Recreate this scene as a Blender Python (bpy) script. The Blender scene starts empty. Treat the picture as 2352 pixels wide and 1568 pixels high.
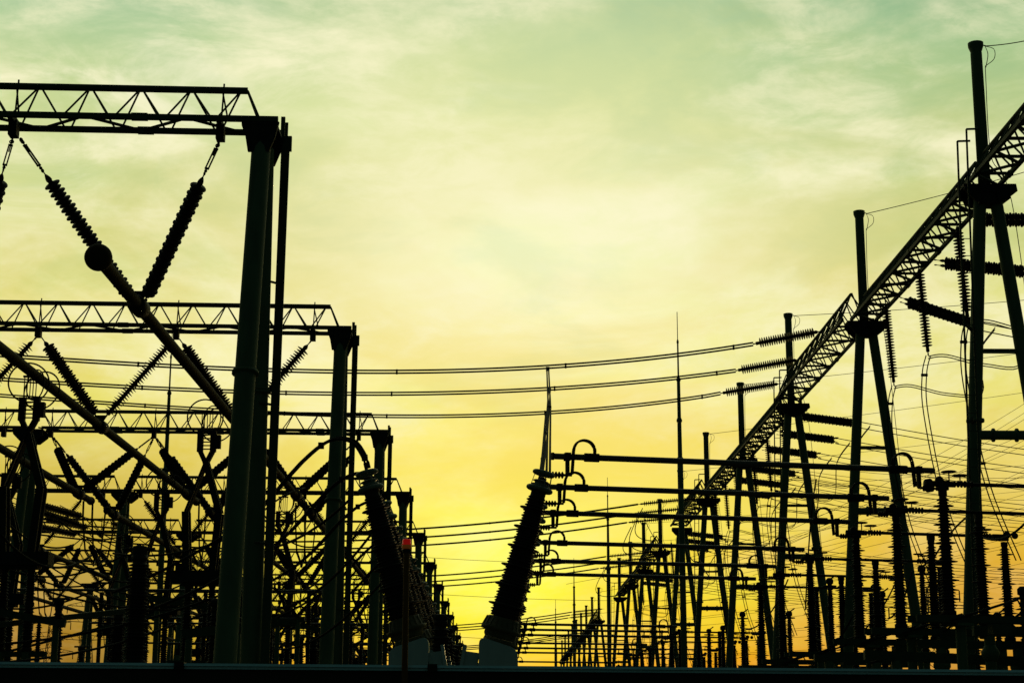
import bpy, math, random
from mathutils import Vector, Matrix
random.seed(7)
V = Vector
R = math.radians
SC = bpy.context.scene
COL = SC.collection

# ---------------------------------------------------------------- camera
FPX, CX, CY = 3920.0, 1176.0, 784.0            # focal length and centre in 2352 x 1568 units
CAMZ = 1.7
yc = V((1138 - CX, -(1690 - CY), -FPX)).normalized()      # world +Y (the rows) seen by the camera
z0 = V((0.0034, 1, 0)); zc = (z0 - yc * z0.dot(yc)).normalized()
xc = yc.cross(zc)
M = Matrix((xc, yc, zc))                        # rows: world axes in camera space -> camera->world
cam = bpy.data.cameras.new('camera'); cam_o = bpy.data.objects.new('camera', cam); COL.objects.link(cam_o)
cam_o.matrix_world = Matrix.Translation((0, 0, CAMZ)) @ M.to_4x4()
cam.sensor_width = 36; cam.lens = 36 * FPX / 2352; cam.clip_end = 6000; cam.clip_start = 0.1
SC.camera = cam_o
SC.view_settings.view_transform = 'Standard'; SC.view_settings.look = 'None'
SC.view_settings.exposure = 0; SC.view_settings.gamma = 1
O = V((0, 0, CAMZ))
def ray(px, py): return (M @ V((px - CX, -(py - CY), -FPX))).normalized()
def aty(px, py, Y): d = ray(px, py); return O + d * (Y / d.y)
def atz(px, py, z): d = ray(px, py); return O + d * ((z - CAMZ) / d.z)
def atx(px, py, X): d = ray(px, py); return O + d * (X / d.x)

# ---------------------------------------------------------------- sky
def lin(c): c = c / 255.0; return c / 12.92 if c <= .04045 else ((c + .055) / 1.055) ** 2.4
def rgb(r, g, b, k=1): return (lin(r) * k, lin(g) * k, lin(b) * k, 1)
W = bpy.data.worlds.new('World'); SC.world = W; W.use_nodes = True
nt = W.node_tree; N = nt.nodes; L = nt.links; N.clear()
def nd(t, **k):
    n = N.new(t)
    for a, b in k.items(): setattr(n, a, b)
    return n
def math_(op, a, b=None, c=None, clamp=False):
    n = nd('ShaderNodeMath', operation=op, use_clamp=clamp)
    for i, v in enumerate((a, b, c)):
        if v is None: continue
        if isinstance(v, (int, float)): n.inputs[i].default_value = v
        else: L.new(v, n.inputs[i])
    return n.outputs[0]
def mixc(f, a, b, mode='MIX'):
    n = nd('ShaderNodeMix', data_type='RGBA', blend_type=mode)
    for i, v in ((0, f), (6, a), (7, b)):
        if isinstance(v, (int, float, tuple)): n.inputs[i].default_value = v
        else: L.new(v, n.inputs[i])
    return n.outputs[2]
def mapr(v, a, b, c=0., d=1., smooth=True):
    n = nd('ShaderNodeMapRange', interpolation_type='SMOOTHSTEP' if smooth else 'LINEAR')
    L.new(v, n.inputs[0])
    for i, q in enumerate((a, b, c, d)): n.inputs[i + 1].default_value = q
    return n.outputs[0]
tc = nd('ShaderNodeTexCoord'); sep = nd('ShaderNodeSeparateXYZ'); L.new(tc.outputs['Generated'], sep.inputs[0])
X_, Y_, Z_ = sep.outputs
az = math_('ARCTAN2', X_, Y_)                   # 0 along the rows, + to the right
def ramp(stops):
    n = nd('ShaderNodeValToRGB'); cr = n.color_ramp; cr.interpolation = 'B_SPLINE'
    while len(cr.elements) > 1: cr.elements.remove(cr.elements[-1])
    for i, (p, c) in enumerate(stops):
        e = cr.elements[0] if i == 0 else cr.elements.new(p)
        e.position = p; e.color = c
    L.new(math_('MULTIPLY', math_('ADD', Z_, 0.05), 1.0), n.inputs[0])
    return n.outputs[0]
def col(px, tab, far):
    st = [(0.0, rgb(*tab[0][1], .5))]
    for y, c in tab: st.append((ray(px, y).z + .05, rgb(*c)))
    st += far
    return ramp(sorted(st, key=lambda t: t[0]))
FAR = [(.62, rgb(110, 150, 120)), (.85, rgb(60, 90, 85)), (1, rgb(45, 70, 70))]
cL = col(150, [(1560, (140, 108, 34)), (1400, (168, 138, 46)), (1200, (200, 178, 64)), (1000, (230, 216, 94)), (800, (238, 232, 124)),
               (600, (226, 225, 142)), (400, (214, 220, 148)), (200, (204, 216, 148)), (0, (166, 204, 158))], FAR)
cC = col(1130, [(1570, (255, 168, 40)), (1500, (255, 220, 38)), (1380, (255, 253, 64)), (1230, (255, 252, 98)), (1080, (254, 236, 108)),
                (900, (251, 240, 138)), (720, (253, 251, 192)), (540, (249, 249, 198)), (380, (238, 240, 180)), (200, (222, 229, 164)), (0, (200, 217, 163))], FAR)
cR = col(2200, [(1570, (196, 140, 48)), (1400, (214, 170, 54)), (1250, (226, 194, 68)), (1050, (238, 222, 104)), (850, (234, 226, 124)),
                (650, (224, 222, 134)), (450, (210, 216, 140)), (250, (190, 208, 144)), (100, (160, 194, 138)), (0, (144, 184, 134))], FAR)
# clouds: stretched noise over a high plane
cmb = nd('ShaderNodeCombineXYZ'); L.new(az, cmb.inputs[0]); L.new(Z_, cmb.inputs[1])
def noise(scale, detail, rough, rot, sx, sy, dist=0., off=0.):
    mp = nd('ShaderNodeMapping'); L.new(cmb.outputs[0], mp.inputs[0])
    mp.inputs['Rotation'].default_value = (0, 0, R(rot)); mp.inputs['Scale'].default_value = (sx, sy, 1)
    mp.inputs['Location'].default_value = (off, off * .7, 0)
    n = nd('ShaderNodeTexNoise'); L.new(mp.outputs[0], n.inputs['Vector'])
    n.inputs['Scale'].default_value = scale; n.inputs['Detail'].default_value = detail
    n.inputs['Roughness'].default_value = rough; n.inputs['Distortion'].default_value = dist
    return n.outputs['Fac']
n1 = noise(5.5, 6, .58, -20, .8, 1.9, .5, 3.1)
n2 = noise(16, 10, .66, -26, .7, 1.8, .45, 9.4)
n3 = noise(3.2, 5, .5, -15, .8, 1.5, .3, 7.3)
azj = math_('ADD', az, math_('MULTIPLY', math_('SUBTRACT', n1, .5), .10))
fr = mapr(azj, 0.03, .29); fl = mapr(math_('MULTIPLY', azj, -1), 0.02, .25)
base = mixc(fl, mixc(fr, cC, cR), cL)
hi = mapr(Z_, .05, .30)
up = math_('MULTIPLY', mapr(n2, .36, .68), mapr(n1, .36, .62))
base = mixc(math_('MULTIPLY', up, math_('ADD', math_('MULTIPLY', hi, .66), .22)), base, rgb(254, 248, 208))
base = mixc(math_('MULTIPLY', math_('MULTIPLY', mapr(n3, .44, .66), mapr(n2, .62, .38)), math_('MULTIPLY', mapr(Z_, .16, .36), .34)), base, rgb(168, 203, 160))
dk = math_('MULTIPLY', mapr(n1, .56, .40), math_('MULTIPLY', mapr(Z_, .42, .2), mapr(Z_, .03, .12)))
base = mixc(math_('MULTIPLY', dk, .42), base, mixc(1.0, base, rgb(244, 222, 190), 'MULTIPLY'))
n4 = noise(30, 9, .68, -24, .65, 1.7, .35, 21.4); n5 = noise(11, 7, .6, -18, .7, 1.7, .4, 33.0)
sk = mapr(Z_, .10, .24)
base = mixc(math_('MULTIPLY', math_('MULTIPLY', mapr(n5, .44, .66), mapr(n4, .30, .66)), math_('MULTIPLY', sk, .55)), base, rgb(253, 247, 205))
base = mixc(math_('MULTIPLY', mapr(n5, .52, .34), math_('MULTIPLY', sk, .42)), base, mixc(1.0, base, rgb(228, 240, 243), 'MULTIPLY'))
warm = math_('MULTIPLY', math_('MULTIPLY', mapr(n1, .40, .60), mapr(Z_, .19, .04)), mapr(math_('ABSOLUTE', az), .015, .09))
base = mixc(math_('MULTIPLY', warm, 1.0), base, mixc(1.0, base, rgb(253, 222, 158), 'MULTIPLY'))
# the glow is only round the set sun: the rest of the sky is far darker
fall = mapr(math_('ABSOLUTE', az), .42, 1.35, 1.0, 0.0)
base2 = mixc(fall, rgb(34, 52, 50), base)
bg = nd('ShaderNodeBackground'); L.new(base2, bg.inputs[0]); bg.inputs[1].default_value = 1.0
sky = nd('ShaderNodeTexSky', sky_type='NISHITA', sun_disc=False, sun_elevation=R(1.5), sun_rotation=R(0), air_density=1.0, dust_density=2.0)
bs = nd('ShaderNodeBackground'); L.new(sky.outputs[0], bs.inputs[0]); bs.inputs[1].default_value = 0.002
add = nd('ShaderNodeAddShader'); L.new(bg.outputs[0], add.inputs[0]); L.new(bs.outputs[0], add.inputs[1])
out = nd('ShaderNodeOutputWorld'); L.new(add.outputs[0], out.inputs[0])

sun = bpy.data.lights.new('sun', 'SUN'); sun.energy = .3; sun.angle = R(4); sun.color = (1, .72, .3)
so = bpy.data.objects.new('sun', sun); COL.objects.link(so)
so.rotation_euler = V((0.02, 1, .03)).to_track_quat('Z', 'Y').to_euler()   # low, behind the yard, facing the camera

# ---------------------------------------------------------------- materials
def mat(name, c1, c2=None, rough=.6, metal=0., scale=3., bump=0., spec=.3, emit=None, trans=0.):
    m = bpy.data.materials.new(name); m.use_nodes = True
    t = m.node_tree; b = t.nodes['Principled BSDF']
    b.inputs['Roughness'].default_value = rough; b.inputs['Metallic'].default_value = metal
    b.inputs['Specular IOR Level'].default_value = spec
    if trans: b.inputs['Transmission Weight'].default_value = trans
    tx = t.nodes.new('ShaderNodeTexCoord'); no = t.nodes.new('ShaderNodeTexNoise')
    mp = t.nodes.new('ShaderNodeMapping'); mp.inputs['Scale'].default_value = (1, 1, .25)
    t.links.new(tx.outputs['Object'], mp.inputs[0]); t.links.new(mp.outputs[0], no.inputs['Vector'])
    no.inputs['Scale'].default_value = scale; no.inputs['Detail'].default_value = 6
    r = t.nodes.new('ShaderNodeValToRGB'); t.links.new(no.outputs['Fac'], r.inputs[0])
    r.color_ramp.elements[0].position = .3; r.color_ramp.elements[1].position = .72
    c2 = c2 or tuple(x * .6 for x in c1)
    r.color_ramp.elements[0].color = (*c2, 1); r.color_ramp.elements[1].color = (*c1, 1)
    t.links.new(r.outputs[0], b.inputs['Base Color'])
    if bump:
        bp = t.nodes.new('ShaderNodeBump'); bp.inputs['Strength'].default_value = bump
        t.links.new(no.outputs['Fac'], bp.inputs['Height']); t.links.new(bp.outputs[0], b.inputs['Normal'])
    if emit: b.inputs['Emission Color'].default_value = (*emit[0], 1); b.inputs['Emission Strength'].default_value = emit[1]
    return m
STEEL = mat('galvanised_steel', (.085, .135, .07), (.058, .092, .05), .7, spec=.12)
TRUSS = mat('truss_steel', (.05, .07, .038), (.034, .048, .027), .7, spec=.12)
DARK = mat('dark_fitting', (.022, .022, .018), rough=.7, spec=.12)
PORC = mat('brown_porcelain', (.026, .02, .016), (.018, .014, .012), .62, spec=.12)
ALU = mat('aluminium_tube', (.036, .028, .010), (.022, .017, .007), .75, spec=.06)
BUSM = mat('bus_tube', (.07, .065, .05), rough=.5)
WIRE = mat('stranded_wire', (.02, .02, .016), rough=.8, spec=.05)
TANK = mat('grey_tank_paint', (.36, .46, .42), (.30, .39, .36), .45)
RING = mat('corona_ring_metal', (.13, .17, .12), (.10, .13, .09), .5)
BRASS = mat('bushing_flange', (.12, .105, .055), (.07, .06, .03), .6, spec=.15)
CONC = mat('wall_render', (.030, .026, .018), (.02, .018, .012), .9, scale=1.5, bump=.2)
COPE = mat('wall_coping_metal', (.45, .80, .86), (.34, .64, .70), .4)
GRAV = mat('gravel', (.12, .11, .09), (.05, .05, .04), .95, scale=9, bump=.5)
REDL = mat('red_lens', (.75, .02, .01), (.7, .015, .01), .25, emit=((1, .012, .01), .13))
AMBL = mat('amber_base', (.5, .2, .03), (.4, .15, .02), .35, emit=((1, .25, .03), .03))
POLE = mat('yellow_brown_pole', (.15, .07, .018), (.10, .045, .012), .7, spec=.1)

# ---------------------------------------------------------------- mesh builder
class MB:
    def __init__(s): s.v = []; s.f = []; s.s = []
    def add(s, vs, fs, smooth=False):
        b = len(s.v); s.v += [tuple(x) for x in vs]; s.f += [tuple(i + b for i in f) for f in fs]; s.s += [smooth] * len(fs); return s
    def frame(s, d):
        d = d.normalized(); a = V((0, 0, 1)) if abs(d.z) < .95 else V((0, 1, 0))
        u = a.cross(d).normalized(); return u, d.cross(u)
    def bar(s, p0, p1, r0, r1=None, n=8, cap=True):
        p0 = V(p0); p1 = V(p1); r1 = r0 if r1 is None else r1
        if (p1 - p0).length < 1e-6: return s
        u, w = s.frame(p1 - p0); vs = []
        for p, r in ((p0, r0), (p1, r1)):
            for i in range(n):
                a = 2 * math.pi * (i + .5) / n; vs.append(p + u * math.cos(a) * r + w * math.sin(a) * r)
        s.add(vs, [(i, (i + 1) % n, n + (i + 1) % n, n + i) for i in range(n)], n > 4)
        if cap: s.add(vs, [tuple(reversed(range(n))), tuple(range(n, 2 * n))])
        return s
    def path(s, pts, r, n=6):
        pts = [V(p) for p in pts]; vs = []; m = len(pts)
        for k, p in enumerate(pts):
            d = pts[min(k + 1, m - 1)] - pts[max(k - 1, 0)]
            u, w = s.frame(d)
            rr = r[k] if isinstance(r, (list, tuple)) else r
            for i in range(n):
                a = 2 * math.pi * i / n; vs.append(p + u * math.cos(a) * rr + w * math.sin(a) * rr)
        fs = [(k * n + i, k * n + (i + 1) % n, (k + 1) * n + (i + 1) % n, (k + 1) * n + i) for k in range(m - 1) for i in range(n)]
        fs += [tuple(reversed(range(n))), tuple(range((m - 1) * n, m * n))]
        return s.add(vs, fs, True)
    def lathe(s, prof, n=14, p=(0, 0, 0), ax=(0, 0, 1)):
        p = V(p); ax = V(ax).normalized(); u, w = s.frame(ax); vs = []
        for r, z in prof:
            for i in range(n):
                a = 2 * math.pi * i / n; vs.append(p + ax * z + u * math.cos(a) * r + w * math.sin(a) * r)
        m = len(prof)
        fs = [(k * n + i, k * n + (i + 1) % n, (k + 1) * n + (i + 1) % n, (k + 1) * n + i) for k in range(m - 1) for i in range(n)]
        fs += [tuple(reversed(range(n))), tuple(range((m - 1) * n, m * n))]
        return s.add(vs, fs, True)
    def box(s, c, sz, rz=0, rm=None):
        c = V(c); m = rm or Matrix.Rotation(rz, 3, 'Z'); h = V(sz) / 2
        vs = [c + m @ V((sx * h.x, sy * h.y, sz_ * h.z)) for sx in (-1, 1) for sy in (-1, 1) for sz_ in (-1, 1)]
        return s.add(vs, [(0, 1, 3, 2), (4, 6, 7, 5), (0, 4, 5, 1), (2, 3, 7, 6), (0, 2, 6, 4), (1, 5, 7, 3)])
    def beam(s, p0, p1, w, h):                       # square section between two points
        p0 = V(p0); p1 = V(p1); d = (p1 - p0); u, v = s.frame(d)
        vs = [p + u * a * w / 2 + v * b * h / 2 for p in (p0, p1) for a, b in ((-1, -1), (1, -1), (1, 1), (-1, 1))]
        return s.add(vs, [(0, 1, 5, 4), (1, 2, 6, 5), (2, 3, 7, 6), (3, 0, 4, 7), (3, 2, 1, 0), (4, 5, 6, 7)])
    def torus(s, c, ax, Rm, r, n=28, k=8):
        c = V(c); ax = V(ax).normalized(); u, w = s.frame(ax); vs = []
        for i in range(n):
            a = 2 * math.pi * i / n; d = u * math.cos(a) + w * math.sin(a)
            for j in range(k):
                b = 2 * math.pi * j / k; vs.append(c + d * (Rm + r * math.cos(b)) + ax * r * math.sin(b))
        return s.add(vs, [(i * k + j, i * k + (j + 1) % k, ((i + 1) % n) * k + (j + 1) % k, ((i + 1) % n) * k + j) for i in range(n) for j in range(k)], True)
    def ball(s, c, r, n=20, m=12):
        return s.lathe([(max(1e-3, r * math.sin(math.pi * i / m)), -r * math.cos(math.pi * i / m)) for i in range(m + 1)], n, c)
    def prism(s, poly, p, ux, uy, ex):               # polygon in plane (ux,uy), extruded both ways along ex
        p = V(p); ux = V(ux); uy = V(uy); ex = V(ex); n = len(poly)
        vs = [p + ux * a + uy * b + ex * t for t in (-1, 1) for a, b in poly]
        return s.add(vs, [tuple(reversed(range(n))), tuple(range(n, 2 * n))] + [(i, (i + 1) % n, n + (i + 1) % n, n + i) for i in range(n)])
    def build(s, name, m, parent=None):
        me = bpy.data.meshes.new(name); me.from_pydata(s.v, [], s.f); me.materials.append(m)
        me.polygons.foreach_set('use_smooth', s.s); me.update()
        o = bpy.data.objects.new(name, me); COL.objects.link(o)
        if parent: o.parent = parent
        return o
def smooth(pts, n=6):
    pts = [V(p) for p in pts]; P_ = []
    for a_ in range(len(pts) - 1):
        q0 = pts[max(a_ - 1, 0)]; q1 = pts[a_]; q2 = pts[a_ + 1]; q3 = pts[min(a_ + 2, len(pts) - 1)]
        for s_ in range(n):
            u = s_ / n; P_.append(.5 * ((2 * q1) + (q2 - q0) * u + (2 * q0 - 5 * q1 + 4 * q2 - q3) * u * u + (3 * q1 - q0 - 3 * q2 + q3) * u ** 3))
    return P_ + [pts[-1]]
def tag(o, label=None, cat=None, group=None, kind=None):
    for k_, v_ in (('label', label), ('category', cat), ('group', group), ('kind', kind)):
        if v_: o[k_] = v_
    return o
def thing(name, label, cat, loc=(0, 0, 0), group=None):
    o = bpy.data.objects.new(name, None); COL.objects.link(o); o.location = loc; o.empty_display_size = .2
    return tag(o, label, cat, group)
KIDS = {}
def copy_tree(o, label=None, parent=None):
    c = o.copy(); COL.objects.link(c); c.parent = parent
    if label: c['label'] = label
    for ch in list(o.children): copy_tree(ch, None, c)
    return c
ORD = ['nearest', 'second', 'third', 'fourth', 'fifth', 'sixth', 'seventh', 'eighth', 'ninth', 'tenth', 'eleventh', 'twelfth',
       'thirteenth', 'fourteenth', 'fifteenth', 'sixteenth', 'seventeenth', 'eighteenth', 'nineteenth', 'twentieth']

# ---------------------------------------------------------------- ground and wall
g = MB(); g.add([(-900, -60, 0), (900, -60, 0), (900, 2500, 0), (-900, 2500, 0)], [(0, 1, 2, 3)])
tag(g.build('ground', GRAV), kind='structure')
wl = atz(0, 1519, 2.12); 
wA = aty(-400, 1515.5, 9.0); wB = wA + (aty(2750, 1541, 9.35) - wA)
wt = tag(thing('boundary_wall', 'long low dark boundary wall with pale metal coping across the foreground', 'wall', (wA.x, wA.y, 0)))
d_ = (wB - wA).normalized(); wz = wA.z; wl_ = (wB - wA).length; q = V((d_.x, d_.y, 0)).normalized(); nrm = V((-q.y, q.x, 0))
def wpt(t, off, z): return V((q.x * t + nrm.x * off, q.y * t + nrm.y * off, z + (wB.z - wA.z) * t / wl_))
def wbox(t0, t1, o0, o1, z0_, z1_):
    vs = [wpt(t, o_, z_) for t in (t0, t1) for o_ in (o0, o1) for z_ in (z0_, z1_)]
    return vs, [(0, 1, 3, 2), (4, 6, 7, 5), (0, 4, 5, 1), (2, 3, 7, 6), (0, 2, 6, 4), (1, 5, 7, 3)]
b = MB(); vs, fs = wbox(0, wl_, .03, .21, -.02, wz - .030); b.add(vs, fs); b.build('wall_body', CONC, wt)
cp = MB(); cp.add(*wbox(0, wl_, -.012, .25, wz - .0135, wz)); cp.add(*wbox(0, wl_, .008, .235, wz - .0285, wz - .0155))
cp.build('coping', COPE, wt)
cl = MB()
for t in (wl_ * .246, wl_ * .428):
    cl.add(*wbox(t, t + .05, -.02, .10, wz - .033, wz + .006)); 
cl.build('coping_bracket', DARK, wt)

# ---------------------------------------------------------------- warning beacon on its pole
pb = aty(929, 1524, 9.1); ptop = aty(934, 1267, 9.1)
bc = thing('warning_beacon', 'red and amber warning lamp on a thin yellow-brown pole at the wall', 'warning lamp', (pb.x, pb.y, 0))
m = MB(); m.bar((0, 0, 0), (ptop.x - pb.x, 0, ptop.z), .0165, .0165, 12); m.build('pole', POLE, bc)
m = MB(); z_ = ptop.z; dx = ptop.x - pb.x
m.lathe([(.018, z_ - .005), (.024, z_), (.024, z_ + .012), (.018, z_ + .016)], 16, (dx, 0, 0)); m.build('mount', DARK, bc)
m = MB(); m.lathe([(.022, z_ + .0165), (.0262, z_ + .024), (.0262, z_ + .036), (.0245, z_ + .038)], 20, (dx, 0, 0)); m.build('lamp_base', AMBL, bc)
m = MB(); m.lathe([(.0262, z_ + .0385), (.0262, z_ + .042), (.0235, z_ + .044), (.0235, z_ + .062), (.020, z_ + .068), (.008, z_ + .0695)], 20, (dx, 0, 0)); m.build('lamp_lens', REDL, bc)

# ---------------------------------------------------------------- insulator profiles
def sheds(L_, core, r1, r2, pitch, z0_=0.):
    """pairs of a wide and a narrow shed down a rod"""
    pr = [(core, z0_)]; z = z0_ - pitch * .3
    while z > z0_ - L_ + pitch * .5:
        for r, dz in ((r1, .0), (r2, pitch * .48)):
            a = z - dz
            pr += [(core, a + .03), (r * .8, a - .022), (r, a - .046), (r * .96, a - .052), (core * 1.6, a - .035), (core, a - .03)]
        z -= pitch
    pr.append((core, z0_ - L_)); return pr
def post_prof(H, rc0, rc1, small, big, nb, ns, joint=True):
    """tapering porcelain post: a big shed after every few small ones; z from 0 up to H"""
    pr = [(rc1 * 1.25, 0), (rc1 * 1.25, .14), (rc1, .17)]; n_ = nb * (ns + 1); z = .2; st = (H - .45) / n_
    for i in range(n_):
        t = z / H; c = rc1 + (rc0 - rc1) * t; r = c + (big if i % (ns + 1) == ns // 2 + 1 else small * (1 if i % 2 else .8))
        if joint and abs(i - n_ // 2) < 1:
            pr += [(c * 1.05, z), (c * 1.3, z + .01), (c * 1.3, z + .06), (c * 1.02, z + .07), (c * 1.02, z + st * 2 - .07), (c * 1.3, z + st * 2 - .06), (c * 1.3, z + st * 2)]
            z += st; continue
        pr += [(c, z), (r * .95, z + st * .10), (r, z + st * .18), (r * .93, z + st * .30), (c, z + st * .72)]
        z += st
    pr += [(rc0, H - .2), (rc0 * 1.2, H - .18), (rc0 * 1.2, H)]; return pr

# ---------------------------------------------------------------- insulator strings (origin at the top, running down -Z)
def string_proto(hard, name):
    t = thing(name, 'x', 'insulator', (0, 0, 0)); LT = hard + 4.75 + .35
    m = MB()
    if hard > 1:
        m.bar((0, 0, 0), (0, 0, -.16), .03); m.torus((0, 0, -.12), (0, 1, 0), .06, .022, 10, 5); m.torus((0, 0, -.05), (1, 0, 0), .06, .022, 10, 5)
        for sx in (-1, 1): m.beam((sx * .05, 0, -.25), (sx * .05, 0, -1.0), .035, .05)
        m.beam((-.07, 0, -.25), (.07, 0, -.25), .06, .05); m.beam((-.07, 0, -1.0), (.07, 0, -1.0), .06, .05); m.bar((0, 0, -.16), (0, 0, -.5), .02)
        m.bar((0, 0, -1.0), (0, 0, -hard), .022); m.ball((0, 0, -1.1), .055, 8, 6); m.torus((0, 0, -1.2), (1, 0, 0), .05, .02, 10, 5)
    else:
        m.bar((0, 0, 0), (0, 0, -hard), .025); m.torus((0, 0, -.08), (0, 1, 0), .06, .024, 10, 5)
    m.build('tension_link', DARK, t)
    m = MB(); m.lathe([(.03, -hard), (.06, -hard - .06), (.09, -hard - .14), (.10, -hard - .22), (.08, -hard - .25)] +
                      (sheds(4.5, .082, .275, .235, .30, -hard - .25) if name != 'disc_string' else sheds(4.5, .085, .262, .262, .36, -hard - .25)), 16); m.build('insulator_sheds', PORC, t)
    m = MB(); m.lathe([(.09, -LT + .35), (.09, -LT + .22), (.03, -LT + .18), (.03, -LT)], 10); m.torus((0, 0, -LT + .06), (0, 1, 0), .06, .024, 10, 5)
    m.build('end_fitting', DARK, t)
    return t, LT
SL, SLT = string_proto(1.35, 'insulator_string')
SS, SST = string_proto(.30, 'insulator_string'); SD, SDT = string_proto(.30, 'disc_string')
SD.name = 'insulator_string'
USED = set()
def string(p0, p1, label, group, long=False, fat=1.0, disc=False):
    src, LT = (SL, SLT) if long else ((SD, SDT) if disc else (SS, SST))
    if src.name not in USED: USED.add(src.name); o = src; o['label'] = label
    else: o = copy_tree(src, label)
    o['group'] = group; p0 = V(p0); d = V(p1) - p0
    o.location = p0; o.rotation_mode = 'QUATERNION'; o.rotation_quaternion = (-d).to_track_quat('Z', 'Y')
    o.scale = (fat, fat, d.length / LT); return o

# ---------------------------------------------------------------- left gantries: lattice beams across the rows, A-frames at their ends
SK = R(2.4); BD = V((-math.cos(SK), -math.sin(SK), 0))        # beam direction, running left
BN = V((-BD.y, BD.x, 0))
ZT = 20.1 + CAMZ; ZB = 18.8 + CAMZ; BW = .62; Y1 = 51.2; DY = 28.0
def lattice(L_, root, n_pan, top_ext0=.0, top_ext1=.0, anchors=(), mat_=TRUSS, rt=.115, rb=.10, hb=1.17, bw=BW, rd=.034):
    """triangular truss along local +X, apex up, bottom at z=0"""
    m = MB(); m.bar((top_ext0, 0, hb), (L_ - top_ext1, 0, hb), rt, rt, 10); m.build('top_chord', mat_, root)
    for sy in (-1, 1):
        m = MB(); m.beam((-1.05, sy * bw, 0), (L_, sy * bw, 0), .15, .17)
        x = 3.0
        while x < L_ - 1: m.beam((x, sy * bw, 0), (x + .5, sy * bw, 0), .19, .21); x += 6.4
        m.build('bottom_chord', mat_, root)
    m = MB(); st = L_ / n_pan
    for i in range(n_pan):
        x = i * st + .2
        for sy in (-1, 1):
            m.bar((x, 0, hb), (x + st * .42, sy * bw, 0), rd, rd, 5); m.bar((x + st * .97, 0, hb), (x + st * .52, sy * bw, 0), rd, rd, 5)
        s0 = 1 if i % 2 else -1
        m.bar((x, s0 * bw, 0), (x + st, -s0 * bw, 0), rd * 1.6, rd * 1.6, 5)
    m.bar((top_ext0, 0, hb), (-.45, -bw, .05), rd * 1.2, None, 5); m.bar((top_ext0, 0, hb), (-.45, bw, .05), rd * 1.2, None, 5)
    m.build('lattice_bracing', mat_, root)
    if anchors:
        m = MB()
        for a in anchors:
            m.beam((a, -bw, 0), (a, bw, 0), .16, .2); m.box((a, 0, -.26), (.26, .42, .48)); m.bar((a, 0, 0), (a - .05, 0, hb + .22), .03, None, 5)
            m.bar((a, 0, hb), (a - .28, bw, 0), .03, None, 5)
        m.build('anchor_bracket', DARK, root)
XR = -7.9
def row_y(k): return Y1 + DY * k
SPAN = 21.9
COLX = (XR + .45, XR + .45 - SPAN, XR + .45 - 2 * SPAN)
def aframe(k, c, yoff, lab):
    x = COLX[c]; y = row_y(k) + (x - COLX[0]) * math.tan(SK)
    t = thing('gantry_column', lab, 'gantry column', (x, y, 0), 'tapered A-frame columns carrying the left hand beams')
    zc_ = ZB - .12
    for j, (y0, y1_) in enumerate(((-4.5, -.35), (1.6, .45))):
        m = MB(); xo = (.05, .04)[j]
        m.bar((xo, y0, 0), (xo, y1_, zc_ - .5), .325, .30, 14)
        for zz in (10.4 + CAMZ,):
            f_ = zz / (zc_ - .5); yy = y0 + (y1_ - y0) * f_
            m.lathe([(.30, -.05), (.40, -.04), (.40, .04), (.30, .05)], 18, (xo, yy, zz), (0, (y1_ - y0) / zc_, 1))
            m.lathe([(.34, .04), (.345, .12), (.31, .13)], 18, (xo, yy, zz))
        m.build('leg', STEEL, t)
    m = MB()
    m.prism([(-.48, .02), (.62, .02), (.50, -.5), (.33, -.95), (-.33, -.95), (-.42, -.45), (-.55, -.1)] if c == 0 else
            [(-.95, .02), (.95, .02), (.95, -.35), (.45, -.75), (-.45, -.75), (-.9, -.3)], (0, -.62, zc_), (1, 0, 0), (0, 0, 1), (0, .06, 0))
    m.prism([(-.48, .02), (.62, .02), (.50, -.5), (.33, -.95), (-.33, -.95), (-.42, -.45), (-.55, -.1)] if c == 0 else
            [(-.95, .02), (.95, .02), (.95, -.35), (.45, -.75), (-.45, -.75), (-.9, -.3)], (0, .75, zc_), (1, 0, 0), (0, 0, 1), (0, .06, 0))
    m.box((0, .06, zc_ - .03), (1.1 if c == 0 else 1.9, 1.5, .09)); m.box((0, 0, zc_ - .5), (.5, 1.2, .8))
    m.build('column_head', DARK, t)
    if c == 0:
        m = MB(); lx = .50; ly = .9
        m.beam((lx, ly, 0), (lx + .14, ly, zc_ + .1), .27, .07); m.beam((lx, ly + .35, 0), (lx + .10, ly + .35, zc_ + .7), .12, .05)
        z = .4
        while z < zc_ - .4: m.bar((lx, ly, z), (lx, ly + .35, z), .015, None, 5); z += .32
        m.box((lx + .17, ly, zc_ - .15), (.33, .12, .5)); m.box((lx + .04, ly - .02, zc_ + .35), (.13, .1, .8))
        for z in (3.2, 7.4, 11.7, 15.6): m.bar((.15, .5, z), (lx, ly, z + .0), .04, None, 6)
        m.build('ladder', TRUSS, t)
    return t
NROW = 16
side_w = ('right end', 'second span', 'far left')
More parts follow.
